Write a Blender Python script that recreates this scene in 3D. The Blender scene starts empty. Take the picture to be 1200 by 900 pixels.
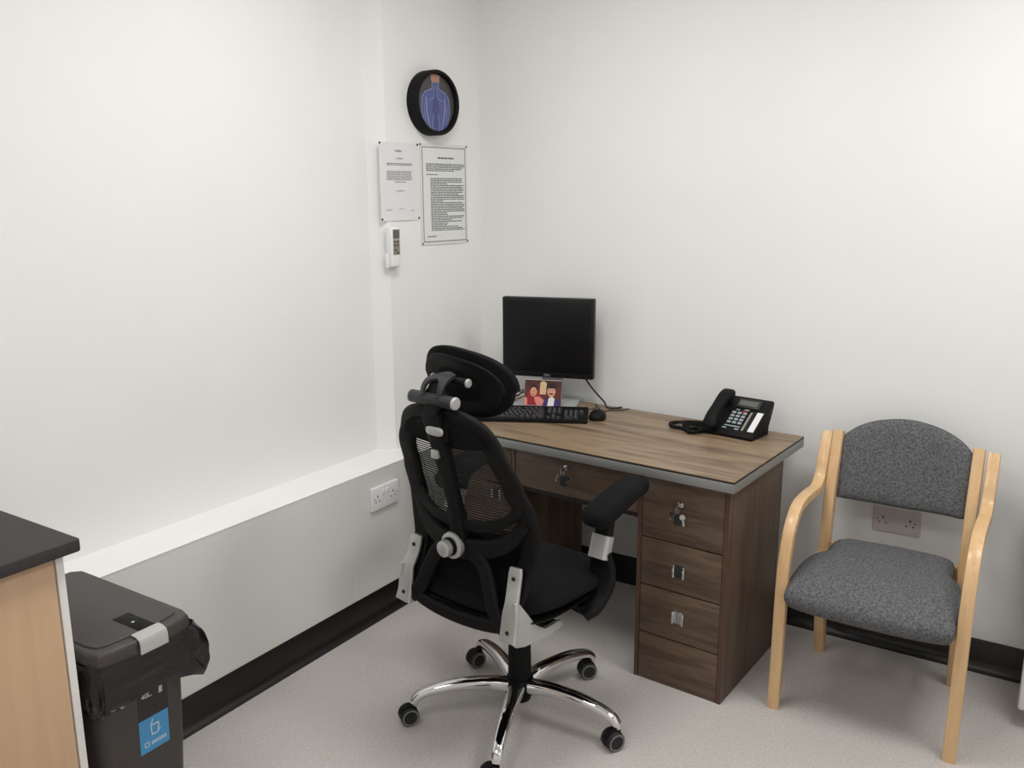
import bpy, bmesh, math, random
from mathutils import Vector, Matrix, noise
random.seed(7)
SC = bpy.context.scene
COL = SC.collection
PI = math.pi
R = math.radians

# ------------------------------------------------------------------ materials
def lin(c):
    out = []
    for v in c:
        v /= 255.0
        out.append(v / 12.92 if v <= .04045 else ((v + .055) / 1.055) ** 2.4)
    return (out[0], out[1], out[2], 1.0)

def mat(name, rgb, rough=.5, metal=0., bump=0., bscale=200., var=0., vscale=8., spec=.5, coat=0., sheen=0.):
    m = bpy.data.materials.new(name); m.use_nodes = True
    nt = m.node_tree; b = nt.nodes['Principled BSDF']
    b.inputs['Roughness'].default_value = rough
    b.inputs['Metallic'].default_value = metal
    b.inputs['Specular IOR Level'].default_value = spec
    b.inputs['Coat Weight'].default_value = coat
    if sheen:
        b.inputs['Sheen Weight'].default_value = sheen
    tc = nt.nodes.new('ShaderNodeTexCoord')
    n = nt.nodes.new('ShaderNodeTexNoise'); n.inputs['Scale'].default_value = vscale; n.inputs['Detail'].default_value = 4
    nt.links.new(tc.outputs['Object'], n.inputs['Vector'])
    r = nt.nodes.new('ShaderNodeValToRGB')
    c = lin(rgb)
    r.color_ramp.elements[0].position = .3; r.color_ramp.elements[1].position = .7
    r.color_ramp.elements[0].color = tuple(max(0, x * (1 - var)) for x in c[:3]) + (1,)
    r.color_ramp.elements[1].color = tuple(min(1, x * (1 + var)) for x in c[:3]) + (1,)
    nt.links.new(n.outputs['Fac'], r.inputs['Fac'])
    nt.links.new(r.outputs['Color'], b.inputs['Base Color'])
    if bump:
        n2 = nt.nodes.new('ShaderNodeTexNoise'); n2.inputs['Scale'].default_value = bscale; n2.inputs['Detail'].default_value = 3
        nt.links.new(tc.outputs['Object'], n2.inputs['Vector'])
        bp = nt.nodes.new('ShaderNodeBump'); bp.inputs['Strength'].default_value = bump; bp.inputs['Distance'].default_value = .002
        nt.links.new(n2.outputs['Fac'], bp.inputs['Height']); nt.links.new(bp.outputs['Normal'], b.inputs['Normal'])
    return m

def wood(name, stops, scale, rough=.45, fine=.35, rot=(0, 0, 0), coat=0.):
    """grain drawn out along the axis with the small scale number"""
    m = bpy.data.materials.new(name); m.use_nodes = True
    nt = m.node_tree; b = nt.nodes['Principled BSDF']
    b.inputs['Roughness'].default_value = rough; b.inputs['Coat Weight'].default_value = coat
    tc = nt.nodes.new('ShaderNodeTexCoord'); mp = nt.nodes.new('ShaderNodeMapping')
    mp.inputs['Scale'].default_value = scale; mp.inputs['Rotation'].default_value = rot
    nt.links.new(tc.outputs['Object'], mp.inputs['Vector'])
    a = nt.nodes.new('ShaderNodeTexNoise'); a.inputs['Scale'].default_value = 1.; a.inputs['Detail'].default_value = 3; a.inputs['Distortion'].default_value = .6
    f = nt.nodes.new('ShaderNodeTexNoise'); f.inputs['Scale'].default_value = 5.; f.inputs['Detail'].default_value = 6; f.inputs['Distortion'].default_value = .3
    nt.links.new(mp.outputs['Vector'], a.inputs['Vector']); nt.links.new(mp.outputs['Vector'], f.inputs['Vector'])
    mx = nt.nodes.new('ShaderNodeMix'); mx.data_type = 'FLOAT'; mx.inputs[0].default_value = fine
    nt.links.new(a.outputs['Fac'], mx.inputs[2]); nt.links.new(f.outputs['Fac'], mx.inputs[3])
    r = nt.nodes.new('ShaderNodeValToRGB')
    els = r.color_ramp.elements
    while len(els) < len(stops): els.new(.5)
    for e, (p, c) in zip(els, stops):
        e.position = p; e.color = lin(c)
    nt.links.new(mx.outputs[0], r.inputs['Fac']); nt.links.new(r.outputs['Color'], b.inputs['Base Color'])
    return m

def fabric(name, c0, c1, scale=700., bump=.5, rough=.95):
    m = mat(name, c0, rough, bump=bump, bscale=scale, spec=.2)
    nt = m.node_tree; b = nt.nodes['Principled BSDF']
    tc = nt.nodes.new('ShaderNodeTexCoord')
    n = nt.nodes.new('ShaderNodeTexNoise'); n.inputs['Scale'].default_value = scale * .4; n.inputs['Detail'].default_value = 5
    nt.links.new(tc.outputs['Object'], n.inputs['Vector'])
    r = nt.nodes.new('ShaderNodeValToRGB')
    r.color_ramp.elements[0].position = .36; r.color_ramp.elements[0].color = lin(c0)
    r.color_ramp.elements[1].position = .64; r.color_ramp.elements[1].color = lin(c1)
    nt.links.new(n.outputs['Fac'], r.inputs['Fac']); nt.links.new(r.outputs['Color'], b.inputs['Base Color'])
    return m

M = {}
M['wall'] = mat('wall_paint', (237, 237, 235), .7, bump=.08, bscale=120, var=.012, vscale=3)
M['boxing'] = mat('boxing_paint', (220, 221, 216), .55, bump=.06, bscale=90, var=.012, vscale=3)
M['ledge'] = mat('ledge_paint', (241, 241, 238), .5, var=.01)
M['ceiling'] = mat('ceiling_paint', (238, 238, 236), .8, var=.01)
M['floor'] = mat('vinyl_floor', (193, 188, 184), .5, bump=.05, bscale=500, var=.11, vscale=120, spec=.35)
M['skirt'] = mat('black_vinyl_skirting', (17, 16, 16), .4, var=.1, vscale=20)
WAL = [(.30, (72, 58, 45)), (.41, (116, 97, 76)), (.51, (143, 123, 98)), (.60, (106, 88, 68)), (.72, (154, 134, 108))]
WAL_SHADED = [(.30, (58, 45, 36)), (.42, (86, 68, 54)), (.52, (101, 82, 66)), (.62, (75, 58, 46)), (.72, (106, 87, 70))]  # same walnut darkened: shade on the upright faces is put into the colour
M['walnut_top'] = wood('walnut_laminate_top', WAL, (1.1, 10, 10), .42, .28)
M['walnut_front_shaded'] = wood('shaded_walnut_laminate_front', WAL_SHADED, (1.5, 8, 13), .45, .3)
M['walnut_side_shaded'] = wood('shaded_walnut_laminate_side', [(p, tuple(v * .9 for v in c)) for p, c in WAL_SHADED], (11, 11, .9), .5, .3)  # side panels darkened a step further, shade painted into the wood tone
M['walnut_edge'] = mat('walnut_edging', (84, 58, 46), .5, var=.1, vscale=30)
M['dark_wood'] = mat('dark_underside', (38, 28, 24), .6, var=.1)
M['alu'] = mat('silver_edge_band', (138, 139, 138), .4, .35, var=.03)
M['beech'] = wood('bent_beech', [(.3, (202, 163, 116)), (.5, (214, 177, 131)), (.7, (222, 188, 144))], (22, 22, 2.2), .38, .4, coat=.15)
M['beech_door'] = wood('beech_laminate', [(.3, (190, 156, 124)), (.5, (197, 164, 131)), (.7, (204, 173, 140))], (14, 14, .9), .5, .3)
M['grey_fabric'] = fabric('grey_wool', (78, 79, 81), (112, 113, 115), 420)
M['black_fabric'] = fabric('black_fabric', (9, 9, 10), (15, 15, 17), 900, .35)
M['black'] = mat('black_plastic', (11, 11, 12), .6, var=.06, vscale=40, bump=.08, bscale=900, spec=.2)
M['dark_grey'] = mat('dark_grey_plastic', (33, 35, 36), .5, var=.05, vscale=40)
M['black_gloss'] = mat('black_gloss', (14, 14, 15), .22, var=.05)
M['silver'] = mat('silver_paint', (186, 187, 184), .36, .45, var=.02)
M['chrome'] = mat('chrome', (225, 225, 226), .07, 1., var=.01)
M['steel'] = mat('brushed_steel', (190, 190, 190), .25, 1., var=.03)
M['mesh'] = mat('black_mesh_thread', (20, 20, 21), .8, var=.05)
M['rubber'] = mat('rubber_tread', (24, 24, 25), .7, var=.05)
M['caster_grey'] = mat('caster_grey', (110, 110, 112), .5, var=.05)
M['screen'] = mat('monitor_screen', (13, 13, 15), .38, var=.02, spec=.22)
M['bezel'] = mat('monitor_bezel', (15, 15, 15), .45, var=.05, spec=.3)
M['silver_plastic'] = mat('silver_plastic', (168, 170, 172), .45, .1, var=.03)
M['key'] = mat('key_plastic', (30, 31, 33), .5, var=.05)
M['legend'] = mat('pale_legend', (150, 160, 165), .6, var=.04)
M['paper'] = mat('white_paper', (226, 226, 228), .4, var=.01)
M['paper_b'] = mat('laminated_paper', (226, 228, 224), .35, var=.01)
M['clear'] = mat('laminate_border', (222, 223, 219), .25, var=.01)
M['ink'] = mat('ink', (96, 98, 100), .7, var=.05)
M['ink_soft'] = mat('ink_soft', (150, 150, 152), .7, var=.05)
M['white'] = mat('white_plastic', (236, 236, 236), .35, var=.01)
M['socket_grey'] = mat('grey_socket_plate', (204, 196, 191), .4, .0, var=.02)
M['hole'] = mat('hole_black', (24, 22, 22), .8, var=.02)
M['lcd'] = mat('lcd_dark', (92, 94, 88), .3, var=.1, vscale=60)
M['taupe'] = mat('taupe_panel', (140, 134, 122), .5, var=.06)
M['worktop'] = mat('dark_worktop', (47, 43, 43), .62, bump=.15, bscale=500, var=.12, vscale=150)
M['white_edge'] = mat('white_board', (224, 221, 218), .45, var=.01)
M['bin'] = mat('bin_grey', (62, 57, 55), .5, bump=.1, bscale=700, var=.02, vscale=20)
M['bin_body'] = mat('bin_body_grey', (58, 53, 50), .5, bump=.1, bscale=700, var=.02, vscale=20)
M['bag'] = mat('black_bin_liner', (18, 16, 16), .2, bump=.9, bscale=45, var=.1, vscale=30)
M['label_black'] = mat('label_black', (30, 28, 27), .5, var=.02)
M['label_blue'] = mat('label_blue', (66, 140, 190), .5, var=.02)
M['label_white'] = mat('label_white', (205, 212, 218), .5, var=.02)
M['red'] = mat('red_key', (120, 28, 40), .5, var=.04)
M['cable'] = mat('black_cable', (18, 18, 19), .5, var=.04)
# photo and picture colours
for k, c in dict(p_back=(96, 40, 34), p_scarf=(150, 28, 44), p_skin=(214, 156, 128), p_hair=(34, 20, 20), p_pink=(226, 140, 128), p_cream=(214, 182, 140),
                 p_blue=(54, 52, 118), p_white=(236, 232, 226), p_brown=(70, 34, 26), c_back=(70, 66, 66), c_blue=(84, 92, 146), c_deep=(70, 74, 124),
                 c_line=(128, 140, 182), c_head=(176, 130, 104), c_pale=(150, 150, 170)).items():
    M[k] = mat('print_' + k, c, .4, var=.08, vscale=60)

# ------------------------------------------------------------------ mesh builder
class MB:
    def __init__(self, off=(0, 0, 0)):
        self.v = []; self.f = []; self.m = []; self.off = Vector(off); self.mi = 0
    def add(self, vs, fs, M4=None):
        b = len(self.v)
        for p in vs:
            p = Vector(p)
            if M4 is not None: p = M4 @ p
            self.v.append(p - self.off)
        for f in fs:
            self.f.append(tuple(i + b for i in f)); self.m.append(self.mi)
        return self
    def addbm(self, bm, M4=None):
        bm.verts.index_update()
        vs = [v.co.copy() for v in bm.verts]; fs = [[v.index for v in f.verts] for f in bm.faces]
        bm.free(); return self.add(vs, fs, M4)
    def box(self, lo, hi, bev=0., seg=2, M4=None):
        bm = bmesh.new(); bmesh.ops.create_cube(bm, size=1)
        for v in bm.verts:
            v.co = Vector([(lo[i] + hi[i]) / 2 + v.co[i] * (hi[i] - lo[i]) for i in range(3)])
        if bev: bmesh.ops.bevel(bm, geom=bm.edges[:], offset=bev, segments=seg, affect='EDGES', profile=.5)
        return self.addbm(bm, M4)
    def cyl(self, p0, p1, r0, r1=None, n=24, bev=0., M4=None):
        r1 = r0 if r1 is None else r1
        if bev: return self.lathe([(0, 0), (r0 - bev, 0), (r0 - bev * .3, bev * .3), (r0, bev), (r1, (Vector(p1) - Vector(p0)).length - bev), (r1 - bev * .3, (Vector(p1) - Vector(p0)).length - bev * .3),
                                   (r1 - bev, (Vector(p1) - Vector(p0)).length), (0, (Vector(p1) - Vector(p0)).length)], p0, Vector(p1) - Vector(p0), n, M4)
        L = (Vector(p1) - Vector(p0)).length
        return self.lathe([(0, 0), (r0, 0), (r1, L), (0, L)], p0, Vector(p1) - Vector(p0), n, M4)
    def lathe(self, prof, org, axis, n=32, M4=None):
        a = Vector(axis).normalized(); t = Vector((0, 0, 1)) if abs(a.z) < .9 else Vector((1, 0, 0))
        u = a.cross(t).normalized(); w = a.cross(u)
        vs = []; fs = []; idx = []
        for r, h in prof:
            c = Vector(org) + a * h
            if r < 1e-7: idx.append([len(vs)] * n); vs.append(c)
            else:
                idx.append([len(vs) + k for k in range(n)])
                for k in range(n):
                    g = 2 * PI * k / n; vs.append(c + u * (r * math.cos(g)) + w * (r * math.sin(g)))
        for i in range(len(prof) - 1):
            A, B = idx[i], idx[i + 1]
            for k in range(n):
                q = [A[k], A[(k + 1) % n], B[(k + 1) % n], B[k]]
                q = list(dict.fromkeys(q))
                if len(q) > 2: fs.append(q)
        return self.add(vs, fs, M4)
    def sweep(self, pts, prof, up=(0, 0, 1), scl=None, closed=False, M4=None):
        """prof: closed 2-D loop (side, up); pts: centre line"""
        pts = [Vector(p) for p in pts]; n = len(pts); k = len(prof); vs = []; fs = []
        for i, p in enumerate(pts):
            a = pts[(i - 1) % n] if (closed or i) else p
            b = pts[(i + 1) % n] if (closed or i < n - 1) else p
            t = (b - a).normalized(); upv = Vector(up(i) if callable(up) else up)
            s = t.cross(upv).normalized(); w = s.cross(t)
            sc = scl[i] if scl else (1, 1)
            if not isinstance(sc, (tuple, list)): sc = (sc, sc)
            for x, y in prof: vs.append(p + s * (x * sc[0]) + w * (y * sc[1]))
        for i in range(n if closed else n - 1):
            j = (i + 1) % n
            for q in range(k):
                r = (q + 1) % k
                fs.append((i * k + q, i * k + r, j * k + r, j * k + q))
        if not closed:
            fs.append(tuple(range(k))[::-1]); fs.append(tuple((n - 1) * k + q for q in range(k)))
        return self.add(vs, fs, M4)
    def tube(self, pts, r, n=10, smooth=0, closed=False, M4=None):
        if smooth: pts = spline(pts, smooth)
        t0 = (Vector(pts[1]) - Vector(pts[0])).normalized()
        pr = circ(r, n)
        # parallel transport
        pts = [Vector(p) for p in pts]; ups = []
        u = Vector((0, 0, 1)) if abs(t0.z) < .9 else Vector((1, 0, 0))
        for i in range(len(pts)):
            a = pts[max(0, i - 1)]; b = pts[min(len(pts) - 1, i + 1)]
            t = (b - a).normalized(); u = (u - t * u.dot(t)).normalized(); ups.append(u.copy())
        return self.sweep(pts, pr, up=lambda i: ups[i], closed=closed, M4=M4)
    def prism(self, poly, fn, d0, d1, bev=0., seg=2):
        """poly: 2-D loop; fn(a, b, d) -> point"""
        bm = bmesh.new(); A = [bm.verts.new((a, b, d0)) for a, b in poly]; B = [bm.verts.new((a, b, d1)) for a, b in poly]
        k = len(poly)
        bm.faces.new(A[::-1]); bm.faces.new(B)
        for i in range(k): bm.faces.new((A[i], A[(i + 1) % k], B[(i + 1) % k], B[i]))
        if bev:
            es = [e for e in bm.edges if len({round(v.co.z, 6) for v in e.verts}) == 1]
            bmesh.ops.bevel(bm, geom=es, offset=bev, segments=seg, affect='EDGES', profile=.5)
        for v in bm.verts: v.co = Vector(fn(*v.co))
        return self.addbm(bm)
    def pillow(self, outline, fn, tf, tb, p=4., rings=14):
        """closed cushion over a 2-D outline; fn(a, b, d, r) -> point; d runs tf (front) to -tb (back)"""
        k = len(outline); cx = sum(a for a, b in outline) / k; cy = sum(b for a, b in outline) / k
        rs = [math.sin(PI / 2 * i / rings) for i in range(1, rings + 1)]
        vs = [fn(cx, cy, tf, 0)]; fs = []; F = []; B = []
        for r in rs:
            row = []
            for a, b in outline:
                d = (max(0, 1 - r ** p)) ** (1 / 2.2)
                row.append(len(vs)); vs.append(fn(cx + (a - cx) * r, cy + (b - cy) * r, tf * d, r))
            F.append(row)
        for i in range(k): fs.append((0, F[0][i], F[0][(i + 1) % k]))
        for i in range(rings - 1):
            for q in range(k): fs.append((F[i][q], F[i + 1][q], F[i + 1][(q + 1) % k], F[i][(q + 1) % k]))
        c = len(vs); vs.append(fn(cx, cy, -tb, 0))
        for r in rs[:-1]:
            row = []
            for a, b in outline:
                d = (max(0, 1 - r ** p)) ** (1 / 2.2)
                row.append(len(vs)); vs.append(fn(cx + (a - cx) * r, cy + (b - cy) * r, -tb * d, r))
            B.append(row)
        B.append(F[-1])
        for i in range(k): fs.append((c, B[0][(i + 1) % k], B[0][i]))
        for i in range(rings - 1):
            for q in range(k): fs.append((B[i][q], B[i][(q + 1) % k], B[i + 1][(q + 1) % k], B[i + 1][q]))
        return self.add(vs, fs)
    def sheet(self, nu, nv, fn, thick=0., closed_u=False):
        """grid fn(u, v) in [0,1]; thick extrudes along fn's own normal"""
        P = [[Vector(fn(i / (nu if closed_u else nu - 1), j / (nv - 1))) for j in range(nv)] for i in range(nu)]
        vs = [p for row in P for p in row]; fs = []
        ii = range(nu if closed_u else nu - 1)
        for i in ii:
            for j in range(nv - 1):
                a = i * nv + j; b = ((i + 1) % nu) * nv + j
                fs.append((a, b, b + 1, a + 1))
        if thick:
            n0 = len(vs); N = []
            for i in range(nu):
                for j in range(nv):
                    iu = P[(i + 1) % nu][j] - P[(i - 1) % nu][j] if closed_u else P[min(nu - 1, i + 1)][j] - P[max(0, i - 1)][j]
                    iv = P[i][min(nv - 1, j + 1)] - P[i][max(0, j - 1)]
                    N.append(iu.cross(iv).normalized())
            vs += [v - n * thick for v, n in zip(vs, N)]
            fs2 = [tuple(x + n0 for x in f[::-1]) for f in fs]; 
            rim = []
            for i in ii:
                a = i * nv; b = ((i + 1) % nu) * nv
                rim.append((a, a + n0, b + n0, b)); a += nv - 1; b += nv - 1
                rim.append((a, b, b + n0, a + n0))
            if not closed_u:
                for j in range(nv - 1):
                    a = j; rim.append((a, a + 1, a + 1 + n0, a + n0))
                    a = (nu - 1) * nv + j; rim.append((a, a + n0, a + 1 + n0, a + 1))
            fs += fs2 + rim
        return self.add(vs, fs)
    def build(self, name, mats, parent=None, ang=38, flat=False):
        me = bpy.data.meshes.new(name)
        me.from_pydata([tuple(v) for v in self.v], [], self.f)
        bm = bmesh.new(); bm.from_mesh(me)
        bmesh.ops.remove_doubles(bm, verts=bm.verts[:], dist=1e-6)
        bmesh.ops.recalc_face_normals(bm, faces=bm.faces[:])
        bm.to_mesh(me); bm.free()
        if not isinstance(mats, (list, tuple)): mats = [mats]
        for m in mats: me.materials.append(m)
        if len(mats) > 1 and len(me.polygons) == len(self.m):
            me.polygons.foreach_set('material_index', self.m)
        if not flat:
            me.polygons.foreach_set('use_smooth', [True] * len(me.polygons))
            me.set_sharp_from_angle(angle=R(ang))
        me.update()
        o = bpy.data.objects.new(name, me); COL.objects.link(o)
        if parent is not None: o.parent = parent
        return o

def circ(r, n=12, ry=None):
    ry = r if ry is None else ry
    return [(r * math.cos(2 * PI * k / n), ry * math.sin(2 * PI * k / n)) for k in range(n)]
def sellipse(a, b, e=3., n=48, cx=0., cy=0.):
    out = []
    for k in range(n):
        t = 2 * PI * k / n; c, s = math.cos(t), math.sin(t)
        out.append((cx + a * math.copysign(abs(c) ** (2 / e), c), cy + b * math.copysign(abs(s) ** (2 / e), s)))
    return out
def rrect(w, h, r, n=4):
    out = []
    for cx, cy, a0 in ((w / 2 - r, h / 2 - r, 0), (-w / 2 + r, h / 2 - r, 90), (-w / 2 + r, -h / 2 + r, 180), (w / 2 - r, -h / 2 + r, 270)):
        for k in range(n + 1):
            a = R(a0 + 90 * k / n); out.append((cx + r * math.cos(a), cy + r * math.sin(a)))
    return out
def spline(pts, n=8):
    """Catmull-Rom"""
    P = [Vector(p) for p in pts]; out = []
    for i in range(len(P) - 1):
        p0 = P[i - 1] if i else P[0] * 2 - P[1]; p1 = P[i]; p2 = P[i + 1]; p3 = P[i + 2] if i + 2 < len(P) else P[-1] * 2 - P[-2]
        for k in range(n):
            t = k / n
            out.append(.5 * (2 * p1 + (p2 - p0) * t + (2 * p0 - 5 * p1 + 4 * p2 - p3) * t * t + (3 * p1 - p0 - 3 * p2 + p3) * t ** 3))
    out.append(P[-1]); return out
def lerp_tab(tab, x):
    if x <= tab[0][0]: return tab[0][1]
    for (a, b), (c, d) in zip(tab, tab[1:]):
        if x <= c:
            t = (x - a) / (c - a); t = t * t * (3 - 2 * t); return b + (d - b) * t
    return tab[-1][1]

def thing(name, label, cat, loc=(0, 0, 0), rz=0., group=None):
    o = bpy.data.objects.new(name, None); COL.objects.link(o); o.empty_display_size = .05
    o.location = loc; o.rotation_euler = (0, 0, rz)
    o['label'] = label; o['category'] = cat
    if group: o['group'] = group
    return o
def tag(o, label, cat, group=None):
    o['label'] = label; o['category'] = cat
    if group: o['group'] = group
    return o
def struct(name, mb, m, label=None, cat=None, **k):
    o = mb.build(name, m, **k); o['kind'] = 'structure'
    if label: o['label'] = label
    if cat: o['category'] = cat
    return o
def text_mesh(s, size, M4, depth=.0004):
    """lettering as (verts, faces) laid in the plane of M4"""
    cu = bpy.data.curves.new('t', 'FONT'); cu.body = s; cu.size = size; cu.align_x = 'CENTER'; cu.align_y = 'CENTER'; cu.extrude = depth
    o = bpy.data.objects.new('t', cu); COL.objects.link(o)
    bpy.context.view_layer.update()
    me = bpy.data.meshes.new_from_object(o.evaluated_get(bpy.context.evaluated_depsgraph_get()))
    vs = [M4 @ v.co for v in me.vertices]; fs = [tuple(p.vertices) for p in me.polygons]
    bpy.data.objects.remove(o); bpy.data.curves.remove(cu); bpy.data.meshes.remove(me)
    return vs, fs

# ------------------------------------------------------------------ camera
cam = bpy.data.cameras.new('camera'); cam.sensor_width = 36; cam.lens = 36 * 1020 / 1200; cam.clip_start = .05
co = bpy.data.objects.new('camera', cam); COL.objects.link(co)
rt = Vector((0.84105, 0.54093, -0.00466)); up = Vector((-0.11083, 0.18074, 0.97727)); fw = Vector((-0.52948, 0.82142, -0.21197))
mw = Matrix.Identity(4)
for i in range(3):
    mw[i][0] = rt[i]; mw[i][1] = up[i]; mw[i][2] = -fw[i]
mw.translation = Vector((2.1497, -3.0908, 1.5697))
co.matrix_world = mw; SC.camera = co

# ------------------------------------------------------------------ room
XL, LX, LZ = -.111, .057, .581
XR, YF, H = 3.5, -4.3, 2.6
struct('floor', MB().box((XL - .1, YF - .1, -.1), (XR + .1, .1, 0)), M['floor'], 'pale grey speckled vinyl floor', 'floor', flat=True)
struct('ceiling', MB().box((XL - .1, YF - .1, H), (XR + .1, .1, H + .1)), M['ceiling'], 'plain white ceiling above the room', 'ceiling', flat=True)
struct('wall_left', MB().box((XL - .1, YF, 0), (XL, .1, H)), M['wall'], 'white recessed wall above the boxed ledge', 'wall', flat=True)
struct('wall_back', MB().box((XL, 0, 0), (XR, .1, H)), M['wall'], 'plain white wall behind the desk', 'wall', flat=True)
struct('wall_right', MB().box((XR, YF, 0), (XR + .1, 0, H)), M['wall'], 'plain white wall closing the room beyond the visitor chair', 'wall', flat=True)
struct('wall_front', MB().box((XL, YF - .1, 0), (XR, YF, H)), M['wall'], 'plain white wall facing the desk', 'wall', flat=True)
# pier with splayed reveal that carries the picture and notices
PIER = [(XL - .02, -.588), (-.05, -.534), (0., -.0), (XL - .02, 0.02)]
struct('wall_pier', MB().prism(PIER, lambda a, b, d: (a, b, d), LZ - .001, H, bev=.0), M['wall'], 'white pier at the corner carrying notices', 'wall', flat=True)
# boxed ledge along the left wall
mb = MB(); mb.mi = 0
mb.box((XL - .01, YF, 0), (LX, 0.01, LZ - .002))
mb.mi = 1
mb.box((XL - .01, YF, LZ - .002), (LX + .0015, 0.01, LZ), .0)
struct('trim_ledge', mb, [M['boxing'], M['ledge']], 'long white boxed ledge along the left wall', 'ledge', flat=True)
struct('trim_seam', MB().box((LX, -.905, .11), (LX + .0012, -.902, LZ - .002)), M['boxing'], 'fine vertical joint in the ledge front', 'joint', flat=True)
SH = .108
prof = [(0, 0), (.031, 0), (.031, .002), (.022, .005), (.012, .012), (.006, .022), (.004, .034), (.004, SH - .003), (.002, SH), (0, SH)]
struct('baseboard_left', MB().prism(prof, lambda a, b, d: (LX + a, d, b), YF, 0.0), M['skirt'], 'black coved vinyl skirting along the ledge', 'skirting')
struct('baseboard_back', MB().prism(prof, lambda a, b, d: (d, -a, b), LX, XR), M['skirt'], 'black coved vinyl skirting along the back wall', 'skirting')

# ------------------------------------------------------------------ desk
TH = -.06535; CT, ST = math.cos(TH), math.sin(TH)
def D2W(x, y, z=0.): return Vector((x * CT - y * ST, x * ST + y * CT, z))
OFF = (.85, -.32, 0)
desk = thing('office_desk', 'walnut double-pedestal desk with silver edge band in the corner', 'desk', D2W(*OFF), TH)
X0, X1, Y0, Y1 = .27, 1.43, -.621, -.010
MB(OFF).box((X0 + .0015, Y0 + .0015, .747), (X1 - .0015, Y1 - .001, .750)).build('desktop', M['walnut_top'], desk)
MB(OFF).box((X0 + .001, Y0 + .001, .741), (X1 - .001, Y1, .7482), .0006).build('edge_lip', M['dark_wood'], desk)
mb = MB(OFF); mb.box((X0, Y0, .713), (X1, Y1, .7425), .002); mb.build('edge_band', M['alu'], desk)
def plate(m, x0, x1, z0, z1, name, matl, y=-.580, th=.018):
    return MB(OFF).box((x0, y, z0), (x1, y + th, z1), .0012).build(name, matl, desk)
def pedestal(a, b):
    mb = MB(OFF); YB = -.125
    mb.box((a, -.580, 0), (a + .013, YB, .713), .001); mb.build('side_panel', M['walnut_side_shaded'], desk)
    mb = MB(OFF); mb.box((b - .013, -.580, 0), (b, YB, .713), .001); mb.build('side_panel', M['walnut_side_shaded'], desk)
    MB(OFF).box((a + .013, YB - .014, .0), (b - .013, YB, .713)).build('back_panel', M['walnut_side_shaded'], desk)
    MB(OFF).box((a + .013, -.555, .0), (b - .013, YB - .014, .70)).build('carcass', M['dark_wood'], desk)
pedestal(1.097, 1.402)
pedestal(.300, .605)
def cup_pull(par, x, z, w, h, chrome_bars=True):
    mb = MB(OFF)
    mb.mi = 0; mb.box((x - w / 2, -.5815, z - h / 2), (x + w / 2, -.579, z + h / 2), .0008)
    mb.mi = 1
    for s in (-1, 1): mb.box((x + s * w / 2 - .004, -.590, z - h / 2), (x + s * w / 2 + .0035, -.580, z + h / 2), .0015)
    mb.build('handle', [M['dark_grey'] if chrome_bars else M['steel'], M['chrome']], par)
def lock(par, x, z):
    mb = MB(OFF); mb.cyl((x, -.580, z), (x, -.586, z), .010, n=20, bev=.0015); mb.build('lock', M['chrome'], par)
a, b = 1.112, 1.387
d1 = plate(0, a, b, .500, .707, 'drawer', M['walnut_front_shaded']); lock(d1, 1.245, .630)
d2 = plate(0, a, b, .336, .496, 'drawer', M['walnut_front_shaded']); cup_pull(d2, 1.247, .408, .034, .042)
d3 = plate(0, a, b, .168, .332, 'drawer', M['walnut_front_shaded']); cup_pull(d3, 1.250, .250, .034, .042, False)
plate(0, a, b, .0, .164, 'plinth_panel', M['walnut_front_shaded'])
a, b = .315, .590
d4 = plate(0, a, b, .560, .707, 'drawer', M['walnut_front_shaded']); lock(d4, .45, .64)
d5 = plate(0, a, b, .168, .556, 'door', M['walnut_front_shaded']); cup_pull(d5, .527, .52, .034, .042)
plate(0, a, b, .0, .164, 'plinth_panel', M['walnut_front_shaded'])
dc = plate(0, .608, 1.094, .570, .711, 'drawer', M['walnut_front_shaded'], y=-.578); lock(dc, .822, .672)
MB(OFF).box((.612, -.555, .545), (1.090, -.16, .565), .001).build('drawer_base', M['dark_wood'], desk)
MB(OFF).box((1.082, -.53, .500), (1.096, -.2, .545), .002).build('runner', M['dark_wood'], desk)
MB(OFF).box((.606, -.53, .500), (.620, -.2, .545), .002).build('runner', M['dark_wood'], desk)
# edging strips at the kneehole
MB(OFF).box((1.0965, -.5812, 0), (1.1105, -.580, .713)).build('edging', M['walnut_edge'], desk)
MB(OFF).box((1.3885, -.5812, 0), (1.4025, -.580, .713)).build('edging', M['walnut_edge'], desk)

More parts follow.
